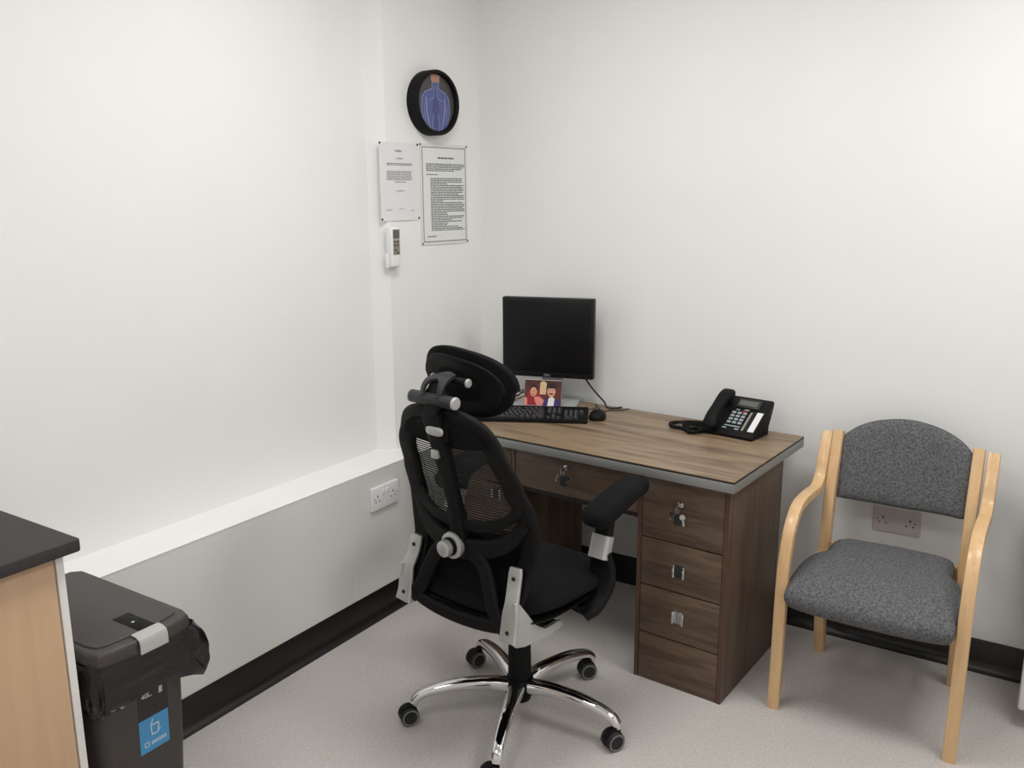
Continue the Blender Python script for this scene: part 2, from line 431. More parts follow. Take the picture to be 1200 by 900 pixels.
def key_set(x, z, label, flip):
    base = D2W(x, -.5868, z)
    t = thing('key_bunch', label, 'keys', base, TH, 'keys hanging in the desk locks')
    mb = MB(); mb.cyl((0, 0, 0), (0, -.004, 0), .003, n=12); mb.box((-.0012, -.026, -.007), (.0012, -.004, .007), .0005)
    mb.build('key', M['steel'], t)
    ring = [(0.0, -.020 + .010 * math.sin(g), -.012 + .011 * math.cos(g)) for g in [2 * PI * k / 20 for k in range(20)]]
    MB().tube(ring, .0011, 6, closed=True).build('key_ring', M['steel'], t)
    M4 = Matrix.Translation((flip * .003, -.018, -.024)) @ Matrix.Rotation(R(flip * 4), 4, 'Y')
    MB().box((-.012, -.0015, -.036), (.012, .0015, 0), .001, M4=M4).build('key_tag', M['dark_grey'], t)
    M4 = Matrix.Translation((flip * .016, -.020, -.020)) @ Matrix.Rotation(R(-flip * 12), 4, 'Y') @ Matrix.Rotation(R(20), 4, 'Z')
    mb = MB(); mb.cyl((0, -.001, -.010), (0, .001, -.010), .009, n=18, M4=M4); mb.box((-.003, -.001, -.038), (.003, .001, -.016), .0004, M4=M4)
    mb.build('spare_key', M['steel'], t)
    M4 = Matrix.Translation((-flip * .018, -.018, -.018)) @ Matrix.Rotation(R(flip * 14), 4, 'Y')
    mb = MB(); mb.cyl((0, -.001, -.008), (0, .001, -.008), .007, n=16, M4=M4); mb.box((-.0025, -.001, -.03), (.0025, .001, -.014), .0004, M4=M4)
    mb.build('spare_key', M['steel'], t)
key_set(1.245, .630, 'key bunch with grey tag hanging in the top pedestal drawer lock', 1)
key_set(.822, .672, 'key bunch hanging in the wide middle drawer lock of the desk', 1)

# ------------------------------------------------------------------ monitor
PH = R(19) + TH
def place(x, y): return D2W(x, y, .750)
mon = thing('monitor', 'square black flat monitor with dark screen on the desk', 'monitor', place(.43, -.10), PH)
W2, ZB, ZT = .1855, .112, .428
MB().box((-W2, -.046, ZB), (W2, -.010, ZT), .004).build('housing', M['bezel'], mon)
mb = MB(); mb.pillow(sellipse(W2 - .012, .145, 6, 40, 0, (ZB + ZT) / 2), lambda a, b, d, r: (a, -.012 + d, b), .03, .001, 3, 8); mb.build('back_shell', M['black'], mon)
MB().box((-W2 + .0135, -.0475, ZB + .020), (W2 - .0135, -.0455, ZT - .0135), .0004).build('screen', M['screen'], mon)
mb = MB()
mb.box((-W2 + .0115, -.0468, ZB + .0175), (W2 - .0115, -.0462, ZB + .0188))
mb.build('bezel_line', M['dark_grey'], mon)
vs, fs = text_mesh('DELL', .0125, Matrix.Translation((0.0, -.0466, ZB + .0095)) @ Matrix.Rotation(R(90), 4, 'X'))
MB().add(vs, fs).build('logo', M['silver_plastic'], mon, flat=True)
mb = MB()
for i in range(4): mb.cyl((.105 + i * .017, -.0455, ZB + .009), (.105 + i * .017, -.0475, ZB + .009), .0028, n=12)
mb.build('button', M['dark_grey'], mon)
mb = MB(); mb.sweep([(0, .045, .010), (0, .040, .08), (0, .028, .15), (0, .012, .24)], rrect(.085, .024, .008), up=(0, 1, 0)); mb.build('stand', M['silver_plastic'], mon)
mb = MB(); mb.prism([(-.118, -.115), (.118, -.115), (.128, -.095), (.112, .085), (.09, .10), (-.09, .10), (-.112, .085), (-.128, -.095)],
                    lambda a, b, d: (a, b, d + max(0, (.1 - abs(a))) * .0), 0, .012, .004); mb.build('base', M['silver_plastic'], mon)
# photo card leaning on the stand
pc = thing('photograph', 'colour photograph of a couple propped under the monitor', 'photo', place(.478, -.226) + Vector((0, 0, .0165)), PH + R(3))
TL = Matrix.Translation((0, 0, .0)) @ Matrix.Rotation(R(-14), 4, 'X')
PW, PHH = .1475, .102
mb = MB(); mb.box((-PW / 2, 0, 0), (PW / 2, .0008, PHH), M4=TL); mb.build('card', M['p_white'], pc, flat=True)
def flat_poly(mb, pts, layer): mb.prism(pts, lambda a, b, d: TL @ Vector((a, -d, b)), .0002 * layer, .0002 * layer + .00015)
def ell(cx, cy, a, b, n=22): return [(cx + x, cy + y) for x, y in circ(a, n, b)]
mb = MB(); L = 1
def ph(mi, pts):
    global L
    mb.mi = mi; flat_poly(mb, pts, L); L += 1
PM = ['p_back', 'p_brown', 'p_cream', 'p_scarf', 'p_skin', 'p_hair', 'p_pink', 'p_blue', 'p_white']
ph(0, [(-.0735, .0015), (.0735, .0015), (.0735, .1005), (-.0735, .1005)])
ph(1, [(-.0735, .07), (-.02, .085), (.02, .08), (.0735, .075), (.0735, .1005), (-.0735, .1005)])
ph(2, [(-.012, .045), (.012, .045), (.014, .09), (.0, .098), (-.012, .09)])
ph(3, [(-.066, .0015), (.0, .0015), (-.010, .03), (-.014, .055), (-.022, .076), (-.036, .083), (-.050, .076), (-.058, .05), (-.064, .03)])
ph(6, [(-.0735, .0015), (-.060, .0015), (-.062, .028), (-.0735, .035)])
ph(6, [(-.022, .0015), (.012, .0015), (.010, .020), (-.012, .036), (-.034, .034), (-.03, .018)])
ph(5, ell(-.037, .066, .017, .016)); ph(4, ell(-.037, .054, .0135, .018))
ph(5, ell(-.042, .057, .002, .0012)); ph(5, ell(-.032, .057, .002, .0012)); ph(3, ell(-.037, .044, .004, .0015))
ph(7, [(.0, .0015), (.070, .0015), (.066, .022), (.05, .032), (.022, .032), (.006, .022)])
ph(8, [(.020, .0015), (.045, .0015), (.048, .030), (.036, .040), (.024, .030)])
ph(5, ell(.034, .074, .020, .017)); ph(4, ell(.034, .058, .0165, .022))
ph(5, ell(.034, .048, .010, .0028)); ph(5, ell(.028, .063, .003, .0012)); ph(5, ell(.040, .063, .003, .0012))
ph(5, [(.016, .070), (.052, .070), (.050, .084), (.034, .091), (.018, .084)])
mb.build('print', [M[k] for k in PM], pc, flat=True)

# ------------------------------------------------------------------ keyboard, mouse, cables on the desk
FRx, FRy = .733, -.306
ka = R(30)
kc = (FRx - .225 * math.cos(ka) - .075 * math.sin(ka), FRy - .225 * math.sin(ka) + .075 * math.cos(ka))
kb = thing('keyboard', 'black computer keyboard on the desk in front of the monitor', 'keyboard', place(*kc), ka + TH)
mb = MB(); mb.prism([(-.075, 0), (.075, 0), (.075, .028), (.060, .028), (.045, .021), (-.062, .013), (-.075, .011)], lambda a, b, d: (d, a, b), -.225, .225, .003); mb.build('body', M['black'], kb)
mb = MB(); lg = MB()
def keyrow(y, x0, widths, gap=.0025):
    x = x0
    for w in widths:
        if w < 0: x -= w; continue
        z = .013 + (y + .062) / .107 * .008
        pr = rrect(w - gap, .0155, .002, 2)
        mb.mi = 0
        mb.prism(pr, lambda a, b, d: (x + w / 2 + a * (1 - d * 18), y + b * (1 - d * 18), z + d), -.002, .0075, .0008, 1)
        mb.mi = 1
        mb.prism([(-.002, .000), (.002, .000), (.002, .004), (-.002, .004)], lambda a, b, d: (x + w / 2 - .003 + a, y + b, z + .0074 + d), 0, .0006)
        mb.mi = 0
        x += w
u = .0187
for r in range(6):
    y = -.056 + r * .0190 + (.004 if r == 5 else 0)
    rows = [[1.25 * u] * 3 + [6.25 * u] + [1.25 * u] * 4, [2.25 * u] + [u] * 10 + [2.75 * u], [1.75 * u] + [u] * 11 + [2.25 * u], [1.5 * u] + [u] * 12 + [1.5 * u], [u] * 13 + [2 * u], [u, -.8 * u] + [u] * 4 + [-.4 * u] + [u] * 4 + [-.4 * u] + [u] * 4]
    keyrow(y, -.216, rows[r])
    keyrow(y, .072, [[u] * 3, [-u, u], [], [u] * 3, [u] * 3, [u] * 3][r])
    keyrow(y, .136, [[2 * u, u], [u] * 3, [u] * 3, [u] * 4, [u] * 4, []][r])
mb.build('keys', [M['key'], M['legend']], kb, flat=True)

ms = thing('computer_mouse', 'black computer mouse beside the keyboard on the desk', 'mouse', place(.718, -.206), R(24) + TH)
mb = MB(); mb.pillow(sellipse(.031, .055, 2.6, 36), lambda a, b, d, r: (a * (1 - .08 * b / .055), b, max(0, .004 + d * (1 - .25 * (b / .055)) )), .030, .004, 2.6, 12); mb.build('body', M['black'], ms)
MB().cyl((-.004, .030, .0265), (.004, .030, .0265), .007, n=16).build('scroll_wheel', M['dark_grey'], ms)

def cable(name, pts, r, label, cat='cable', sm=10, m='cable'):
    o = MB().tube(pts, r, 8, sm); c = Vector(pts[0])
    b = MB(c); b.v = [v - c for v in o.v]; b.f = o.f; b.m = o.m; b.mi = 0
    ob = b.build(name, M[m]); ob.location = c
    return tag(ob, label, cat)
def dk(x, y, z): return D2W(x, y, .750 + z)
cable('monitor_cable', [dk(.545, -.05, .15), dk(.575, -.055, .10), dk(.615, -.05, .055), dk(.650, -.045, .022), dk(.672, -.06, .006), dk(.700, -.05, .004), dk(.715, -.02, .004)], .0035, 'thick black cable looping from the monitor down to the desk back')
cable('mouse_cable', [dk(.697, -.158, .012), dk(.69, -.13, .003), dk(.70, -.09, .003), dk(.735, -.06, .003), dk(.75, -.02, .003)], .0018, 'thin black mouse cable running behind the mouse')
cable('keyboard_cable', [dk(.572, -.214, .020), dk(.598, -.178, .014), dk(.622, -.14, .006), dk(.634, -.10, .003), dk(.628, -.06, .003), dk(.60, -.03, .003)], .0018, 'thin black keyboard cable curving past the monitor base')
cable('power_cable', [dk(.285, -.02, .004), dk(.272, -.07, .016), dk(.278, -.12, .030), dk(.305, -.14, .040), dk(.335, -.15, .048), dk(.33, -.16, .036), dk(.295, -.16, .018), dk(.265, -.13, .004), dk(.262, -.08, .004)], .0024, 'black cable curling up beside the propped photograph on the desk')

# ------------------------------------------------------------------ telephone
tel = thing('desk_telephone', 'black office desk telephone with handset at the desk back edge', 'telephone', place(1.212, -.096), R(-5) + TH)
TW = .105
prof = [(-.078, 0), (-.080, .010), (-.074, .018), (.060, .108), (.078, .112), (.084, .104), (.078, .085), (.040, .03), (.046, 0)]
mb = MB(); mb.prism(prof, lambda a, b, d: (d, a, b), -.084, TW, .004); mb.build('base', M['black'], tel)
sl = math.atan2(.090, .134)
FT = Matrix.Translation((0, -.074, .018)) @ Matrix.Rotation(sl, 4, 'X')   # face frame: x across, y up the slope, z out
mb = MB(); mb.box((-.012, .118, -.004), (.075, .160, .006), .003, M4=FT); mb.build('display_housing', M['dark_grey'], tel)
mb = MB(); mb.box((-.004, .126, .006), (.066, .150, .0072), M4=FT); mb.build('display', M['lcd'], tel)
mb = MB(); lg = MB()
for r in range(4):
    for c in range(3):
        mb.box((-.012 + c * .020, .040 + r * .0155, 0), (.002 + c * .020, .050 + r * .0155, .004), .001, M4=FT)
mb.build('keypad', M['legend'], tel)
for q in ((-.014, .026, .044, .031), (-.018, .014, -.002, .020), (.028, .014, .044, .020), (-.004, .104, .010, .109), (.026, .108, .044, .113)):
    MB().box((q[0], q[1], 0), (q[2], q[3], .003), .001, M4=FT).build('function_key', M['legend'], tel)
mb = MB(); mb.box((.020, .098, 0), (.040, .106, .003), .001, M4=FT); mb.box((.022, .088, 0), (.034, .095, .0042), .001, M4=FT); mb.build('release_key', M['red'], tel)
mb = MB(); mb.box((.076, .016, 0), (.098, .108, .0012), M4=FT); mb.build('label_strip', M['paper'], tel, flat=True)
mb = MB()
for i in range(9): mb.box((.066, .020 + i * .0098, 0), (.072, .026 + i * .0098, .0028), .0006, M4=FT)
mb.build('line_keys', M['dark_grey'], tel)
mb = MB(); mb.box((.052, .016, 0), (.060, .104, .001), M4=FT); mb.build('index_strip', M['taupe'], tel, flat=True)
# handset
hs = [(-.050, -.010, .018), (-.050, .000, .028), (-.050, .028, .038), (-.050, .074, .042), (-.050, .122, .038), (-.050, .150, .028), (-.050, .160, .014)]
mb = MB(); P_ = spline(hs, 6); n_ = len(P_)
scl = [lerp_tab([(0, .75), (.12, 1.12), (.3, 1.0), (.5, .86), (.7, 1.0), (.88, 1.1), (1, .7)], i / (n_ - 1)) for i in range(n_)]
mb.sweep([FT @ p for p in P_], rrect(.046, .032, .013, 4), up=FT.to_3x3() @ Vector((0, 0, 1)), scl=scl)
mb.box((-.070, -.004, .004), (-.030, .028, .028), .01, 3, M4=FT); mb.box((-.070, .120, .004), (-.030, .156, .028), .01, 3, M4=FT)
mb.build('handset', M['black'], tel)
# coiled cord
ti = Matrix.Rotation(-(R(-5)), 3, 'Z')
cw = [(1.150, -.120), (1.110, -.092), (1.072, -.081), (1.024, -.100), (.991, -.146), (1.020, -.184), (1.066, -.190), (1.103, -.217), (1.127, -.175), (1.098, -.160), (1.073, -.172), (1.040, -.140), (1.078, -.107), (1.130, -.135)]
path = spline([ti @ Vector((x - 1.212, y + .096, .009)) for x, y in cw], 64)
coil = []
for i, p in enumerate(path):
    t = (path[min(i + 1, len(path) - 1)] - path[max(0, i - 1)]).normalized(); s = t.cross(Vector((0, 0, 1))).normalized(); w = s.cross(t)
    g = i * 1.05; coil.append(p + s * (.0055 * math.cos(g)) + w * (.0055 * math.sin(g)))
MB().tube(coil, .0021, 6).build('coiled_cord', M['black'], tel)

# ------------------------------------------------------------------ wall items on the pier
N_ = Vector((.534, -.05, 0)).normalized()          # pier face normal, towards the room
T_ = Vector((.05, .534, 0)).normalized()           # along the face, towards the corner
def onpier(s, z): return Vector((-.05, -.534, z)) + T_ * s
PR = math.atan2(N_.y, N_.x) + PI / 2              # local x along the face, local -y out of it
RZ = math.atan2(T_.y, T_.x)
def S(y): return (y + .534) * 1.0                 # world y on the face -> distance along it

# round framed picture
PCT = onpier(.236, 1.918)
rp = thing('round_picture', 'round black deep-framed picture of a blue anatomical torso', 'picture', PCT, RZ)
FR_ = .121
mb = MB(); mb.lathe([(FR_ - .012, 0), (FR_, 0), (FR_, .050), (FR_ - .003, .054), (FR_ - .012, .054), (FR_ - .015, .050), (FR_ - .015, .036), (0, .036), (0, 0)], (0, 0, 0), (0, -1, 0), 64); mb.build('frame', M['black'], rp)
mb = MB(); CM = ['c_back', 'c_blue', 'c_deep', 'c_line', 'c_head', 'c_pale']; L = 0
def cp(mi, pts, lay):
    lim = FR_ - .0155
    pts = [(a * 1.16, b * 1.16 - .004) for a, b in pts] if lay > 1 else pts
    pts = [(a, b) if math.hypot(a, b) < lim else (a * lim / math.hypot(a, b), b * lim / math.hypot(a, b)) for a, b in pts]
    mb.mi = mi; mb.prism(pts, lambda a, b, d: (a, -.036 - d, b), .0002 * lay, .0002 * lay + .0002)
cp(0, circ(FR_ - .015, 48), 1)
cp(4, ell(.0, .085, .020, .022), 2); cp(3, [(-.014, .066), (.014, .066), (.014, .045), (-.014, .045)], 2)
cp(1, [(-.014, .068), (.014, .068), (.016, .048), (.05, .036), (.066, .018), (.068, -.03), (.064, -.085), (.035, -.104), (-.035, -.104), (-.064, -.085), (-.068, -.03), (-.066, .018), (-.05, .036), (-.016, .048)], 3)
cp(2, [(-.004, .066), (.004, .066), (.006, .02), (.018, -.01), (.012, -.06), (.0, -.09), (-.012, -.06), (-.018, -.01), (-.006, .02)], 4)
def stroke(pts, w=.0016, lay=5, mi=3):
    mb.mi = mi
    for (a, b), (c, d) in zip(pts, pts[1:]):
        v = Vector((c - a, d - b)).normalized() * w; n = (-v.y, v.x)
        cp(mi, [(a + n[0], b + n[1]), (a - n[0], b - n[1]), (c - n[0], d - n[1]), (c + n[0], d + n[1])], lay)
for s in (-1, 1):
    stroke([(s * .015, .07), (s * .016, .048), (s * .05, .036), (s * .066, .018), (s * .068, -.03), (s * .064, -.085)])
    stroke([(s * .045, .02), (s * .044, -.02), (s * .036, -.055), (s * .032, -.10)], .0022, 6, 5)
    stroke([(s * .055, .0), (s * .052, -.05), (s * .05, -.09)], .0012, 6); stroke([(s * .004, .06), (s * .008, .02), (s * .03, .01)], .0012, 6)
    stroke([(s * .01, -.03), (s * .018, -.07), (s * .014, -.1)], .0012, 6)
    stroke([(s * .021, .095), (s * .018, .075), (s * .015, .068)], .0014, 6, 5)
mb.build('print', [M[k] for k in CM], rp, flat=True)

def notice(name, label, s0, s1, z0, z1, border, lines, seed, skew=0.):
    w, h = s1 - s0, z1 - z0
    t = thing(name, label, 'notice', onpier(s0, z0) + N_ * .0006, RZ)
    rnd = random.Random(seed)
    def bow(a, b): return -.0012 - .0025 * math.sin(PI * a / w) * (.3 + .7 * (1 - b / h))
    mb = MB(); mb.sheet(12, 16, lambda u, v: (u * w, bow(u * w, v * h), v * h), .0006)
    mb.build('sheet', M['paper'] if not border else M['clear'], t)
    if border:
        mb = MB(); mg = .012
        mb.sheet(12, 16, lambda u, v: (mg * .9 + u * (w - 1.8 * mg), bow(u * w, v * h) - .0009, mg * 1.0 + v * (h - 2 * mg)), .0004)
        mb.build('page', M['paper_b'], t)
        mb = MB(); e = .0024
        for (a0, b0, a1, b1) in ((mg, mg, w - mg, mg + e), (mg, h - mg - e, w - mg, h - mg), (mg, mg, mg + e, h - mg), (w - mg - e, mg, w - mg, h - mg)):
            mb.sheet(8, 8, lambda u, v: (a0 + u * (a1 - a0), bow(a0 + u * (a1 - a0), b0 + v * (b1 - b0)) - .0016, b0 + v * (b1 - b0)), .0003)
        mb.build('border', M['ink'], t)
    for block in lines:
        mb = MB()
        for (x0, x1, zc, hh) in block:
            x = x0 * w
            while x < x1 * w - .004:
                wl = min(rnd.uniform(.006, .020), x1 * w - x)
                z = zc * h
                mb.sheet(3, 2, lambda u, v: (x + u * wl, bow(x + u * wl, z) - .0017, z - hh / 2 + v * hh), .0003)
                x += wl + rnd.uniform(.002, .0035)
        mb.build('text', M['ink'] if border else M['ink_soft'], t, flat=True)
    for (a, b) in ((.004, h - .004), (w - .004, h - .004), (.006, .006), (w - .004, .008)):
        mb = MB(); mb.lathe([(0, 0), (.004, 0), (.0042, .0015), (.003, .0035), (0, .004)], (a, -.001, b), (0, -1, 0), 14); mb.build('pin', M['dark_grey'] if not border else M['ink'], t)
    return t
ln = [[(.40, .56, .895, .006)], [(.42, .58, .80, .004)], [(.17, .82, .735 - i * .018, .0028) for i in range(2)],
      [(.17, .82, .635 - i * .021, .0028) for i in range(6)] + [(.36, .66, .50, .0026)], [(.40, .6, .385, .0028)], [(.12, .28, .14, .002)], [(.45, .56, .15, .002)], [(.76, .86, .13, .002)]]
notice('paper_notice', 'plain pinned paper notice with few lines above the wall remote', S(-.572), S(-.366), 1.477, 1.765, False, ln, 3)
rnd = random.Random(11)
ln = [[(.36, .70, .865, .006)], [(.12, (.92, .93, .90, .86, .72)[i], .805 - i * .0165, .0034) for i in range(5)], [(.12, .36, .70, .0034)],
      [(.20, rnd.choice((.92, .9, .92, .55, .8, .65, .45, .88)), .662 - i * .0172, .0034) for i in range(31)], [(.12, .30, .085, .0034)]]
notice('framed_notice', 'larger bordered laminated notice full of print beside the corner', S(-.358), S(-.080), 1.377, 1.768, True, ln, 5)

# air conditioning remote in its wall holder
rm = thing('remote_control', 'white remote control in a wall holder below the plain notice', 'remote', onpier(S(-.535), 1.30), RZ)
mb = MB(); mb.box((-.028, -.020, .0), (.028, .0, .058), .006, 3); mb.build('holder', M['white'], rm)
mb = MB(); mb.box((-.024, -.040, .006), (.024, -.004, .155), .007, 3); mb.build('body', M['white'], rm)
mb = MB(); mb.box((-.017, -.0412, .112), (.017, -.0398, .146), .0006); mb.build('display', M['lcd'], rm)
mb = MB(); mb.box((-.017, -.0410, .052), (.017, -.0398, .110), .0006); mb.build('keypad', M['taupe'], rm)
mb = MB()
for i, (x, z) in enumerate([(-.008, .10), (.006, .10), (-.008, .088), (.006, .088), (-.006, .070), (.006, .060)]): mb.box((x - .004, -.0422, z - .0025), (x + .004, -.0408, z + .0025), .0005)
mb.build('buttons', M['dark_grey'], rm)

# double sockets
def socket(label, loc, rz, plate_m, w=.150, h=.089, switches=True):
    t = thing('wall_socket', label, 'socket', loc, rz)
    MB().box((-w / 2, -.011, -h / 2), (w / 2, 0, h / 2), .003, 3).build('faceplate', plate_m, t)
    for s in (-1, 1):
        mb = MB(); cx = s * .043
        mb.box((cx - .002, -.0116, .004), (cx + .002, -.0105, .013)); mb.box((cx - .014, -.0116, -.013), (cx - .008, -.0105, -.009)); mb.box((cx + .008, -.0116, -.013), (cx + .014, -.0105, -.009))
        mb.build('outlet', M['hole'], t, flat=True)
        if switches:
            MB().box((s * .012 - .0055, -.0145, .010), (s * .012 + .0055, -.0105, .030), .0012).build('switch', M['white'], t)
        mb = MB(); mb.cyl((s * .060, -.0105, .0), (s * .060, -.0116, .0), .0028, n=12); mb.build('screw', M['caster_grey'], t)
    return t
socket('white double wall socket on the ledge front near the chair back', (LX, -.741, .471), R(90), M['white'])
socket('grey double wall socket low on the wall behind the visitor chair', (1.730, 0, .470), 0, M['socket_grey'], switches=False)

# ------------------------------------------------------------------ visitor chair
VC = (1.755, -.38, 0)
vc = thing('visitor_chair', 'grey upholstered visitor chair with bent beech arms by the wall', 'chair', VC, 0)
prof = [(-.590, 0), (-.588, .15), (-.592, .30), (-.592, .42), (-.580, .505), (-.545, .585), (-.475, .628), (-.36, .628), (-.265, .620), (-.210, .645), (-.182, .70), (-.160, .745), (-.135, .785)]
def armpath(x0, x1): 
    P = spline([(0, y, z) for y, z in prof], 7)
    return [Vector((x0 + (x1 - x0) * min(1, p.z / .62), p.y, p.z)) for p in P]
for s, x0, x1 in ((-1, 1.506, 1.512), (1, 2.003, 2.006)):
    pts = armpath(x0, x1)
    mb = MB(VC); mb.sweep(pts, rrect(.035, .030, .004, 2)[::-1], up=lambda i: Vector((1, 0, 0)).cross((pts[min(i + 1, len(pts) - 1)] - pts[max(0, i - 1)]).normalized()), scl=[(1, 1)] * len(pts))
    mb.build('arm', M['beech'], vc)
for s, xb, xt in ((-1, 1.541, 1.546), (1, 1.962, 1.964)):
    pts = spline([(xb, -.150, 0), (xb, -.185, .15), (xb + (xt - xb) * .4, -.212, .34), (xt, -.212, .48), (xt, -.190, .62), (xt, -.150, .74), (xt, -.132, .795)], 6)
    mb = MB(VC); mb.sweep(pts, rrect(.034, .042, .005, 2), up=(0, 1, 0)); mb.build('back_leg', M['beech'], vc)
mb = MB(VC); mb.box((1.55, -.205, .375), (1.955, -.180, .425), .003); mb.build('rear_rail', M['beech'], vc)
for x in (1.525, 1.968): 
    mb = MB(VC); mb.box((x, -.575, .355), (x + .02, -.20, .395), .003); mb.build('side_rail', M['beech'], vc)
# seat
def seat_out():
    o = []
    pts = [(1.600, -.165), (1.755, -.150), (1.905, -.165), (1.938, -.210), (1.942, -.325), (1.968, -.372), (1.985, -.45), (1.986, -.605), (1.955, -.640), (1.755, -.650), (1.555, -.640), (1.524, -.605), (1.525, -.45), (1.542, -.372), (1.568, -.325), (1.572, -.210)]
    P = spline([(a, b, 0) for a, b in pts + pts[:1]], 5)[:-1]
    return [(p.x, p.y) for p in P]
def seat_fn(a, b, d, r):
    f = (-.15 - b) / .5           # 0 back, 1 front
    z = .413 + .012 * math.sin(min(1, f) * PI) - .006 * f - .016 * (max(0, f - .70) / .30) ** 2
    if d < 0: d *= 1
    return (a, b, z + d)
mb = MB(VC); mb.pillow(seat_out(), seat_fn, .038, .062, 7.5, 18); mb.build('seat', M['grey_fabric'], vc, ang=80)
# backrest
bo = [(1.560, .578), (1.62, .573), (1.755, .569), (1.89, .573), (1.948, .578), (1.954, .62), (1.955, .70), (1.953, .765), (1.915, .806), (1.86, .832), (1.80, .846), (1.750, .850), (1.70, .846), (1.64, .832), (1.59, .806), (1.553, .765), (1.553, .70), (1.555, .62)]
bo = [(p.x, p.y) for p in spline([(a, b, 0) for a, b in bo + bo[:1]], 4)[:-1]]
def back_fn(a, b, d, r):
    y = -.178 + (b - .57) * .22 + .030 * (1 - ((a - 1.755) / .2) ** 2)
    return (a, y - d, b)
mb = MB(VC); mb.pillow(bo, back_fn, .022, .020, 7, 14); mb.build('backrest', M['grey_fabric'], vc, ang=80)

# ------------------------------------------------------------------ worktop unit at lower left
cab = thing('base_cabinet', 'beech-fronted base cabinet with white edged end panel', 'cabinet', (.27, -2.75, 0), 0)
O2 = (.27, -2.75, 0)
MB(O2).box((LX + .035, -2.222, 0), (.505, -2.206, .872), .001).build('end_panel', M['white_edge'], cab)
MB(O2).box((LX + .035, -3.3, .10), (.484, -2.224, .872)).build('body', M['white_edge'], cab)
d = MB(O2).box((.487, -2.72, .105), (.505, -2.226, .868), .001).build('door', M['beech_door'], cab)
mb = MB(O2); mb.tube([(.505, -2.66, .78), (.53, -2.66, .78), (.53, -2.66, .66), (.505, -2.66, .66)], .005, 10); mb.build('handle', M['steel'], d)
d = MB(O2).box((.487, -3.3, .105), (.505, -2.724, .868), .001).build('door', M['beech_door'], cab)
mb = MB(O2); mb.tube([(.505, -2.79, .78), (.53, -2.79, .78), (.53, -2.79, .66), (.505, -2.79, .66)], .005, 10); mb.build('handle', M['steel'], d)
MB(O2).box((.10, -3.3, 0), (.45, -2.224, .10)).build('plinth', M['dark_grey'], cab)
wt = MB((.27, -2.75, .873)).box((XL + .002, -3.32, .873), (.529, -2.180, .902), .005, 3).build('worktop', M['worktop'])
wt.location = (.27, -2.75, .873); tag(wt, 'dark charcoal worktop on the beech cabinet', 'worktop')

# ------------------------------------------------------------------ waste bin
BC = (.305, -2.06, 0)
bn = thing('waste_bin', 'dark grey flap-lid waste bin beside the cabinet end', 'bin', BC, 0)
def ringpts(hx, hy, r, n=6): return rrect(2 * hx, 2 * hy, r, n)
mb = MB()
secs = [(.0, .165, .090), (.02, .170, .095), (.30, .187, .106), (.600, .200, .114)]
rows = [[(a, b, z) for a, b in ringpts(hx, hy, .03)] for z, hx, hy in secs]
k = len(rows[0]); vs = [p for r in rows for p in r]; fs = []
for i in range(len(rows) - 1):
    for q in range(k): fs.append((i * k + q, i * k + (q + 1) % k, (i + 1) * k + (q + 1) % k, (i + 1) * k + q))
fs.append(tuple(range(k))[::-1]); fs.append(tuple((len(rows) - 1) * k + q for q in range(k)))
mb.add(vs, fs); mb.build('body', M['bin_body'], bn)
# lid
lo = ringpts(.230, .122, .026)
lid_o = [(-.232, -.10), (-.232, -.03), (-.218, -.028), (-.218, .028), (-.232, .03), (-.232, .10), (-.21, .122), (.19, .122), (.222, .112), (.230, .085), (.236, .0), (.230, -.085), (.222, -.112), (.19, -.122), (-.21, -.122)]
mb = MB(); mb.prism(lid_o, lambda a, b, d: (a, b, .602 + d), 0, .034, .009, 3)
lid = mb.build('lid', M['bin'], bn)
mb = MB(); mb.prism([(p[0] * .9 - .004, p[1] * .86) for p in lid_o], lambda a, b, d: (a, b, .634 + d), 0, .006, .003, 2); mb.build('lid_panel', M['bin'], lid)
mb = MB(); mb.box((.110, -.004, .6385), (.215, .036, .6412), .0008); mb.build('flap_catch', M['black'], lid)
mb = MB(); mb.box((.158, .010, .6412), (.163, .016, .6418)); mb.build('catch_mark', M['label_white'], lid, flat=True)
mb = MB(); mb.sweep([(.211, .008, .6405), (.226, .008, .6392), (.2372, .008, .6348), (.2408, .008, .626), (.2408, .008, .603)], [(-.034, -.0016), (.034, -.0016), (.034, .0016), (-.034, .0016)], up=(.7, 0, .7)); mb.build('clip', M['silver'], lid)
# liner hanging out under the lid
def liner(u, v):
    pr = ringpts(.204, .118, .03, 6); n = len(pr); x = u * n; i = int(x) % n; f = x - int(x)
    a = Vector(pr[i]).lerp(Vector(pr[(i + 1) % n]), f); dn = a.normalized()
    z = .604 - v * (.118 + .022 * noise.noise(Vector((a.x * 14, a.y * 14, 3.1))))
    bul = .006 + .014 * v * (.5 + .5 * noise.noise(Vector((a.x * 22, a.y * 22, 1 + v * 2.5)))) + .009 * noise.noise(Vector((a.x * 34 + v * 2, a.y * 34 - v * 2, v * 4)))
    bul += .016 * v * (1 - abs(noise.noise(Vector((a.x * 38 + 5, a.y * 38, v * 1.6)))) * 3)
    bul -= .014 * v
    w = math.exp(-((a.x - .165) / .05) ** 2 - ((a.y - .118) / .03) ** 2)
    bul = max(.0045, bul)
    bul += .060 * w * math.sin(PI * min(1, .15 + v * .7))
    z -= .02 * w * v
    return (a.x + dn.x * bul, a.y + dn.y * bul, z)
mb = MB(); mb.sheet(168, 22, liner, .0012, closed_u=True); mb.build('liner', M['bag'], bn, ang=50)
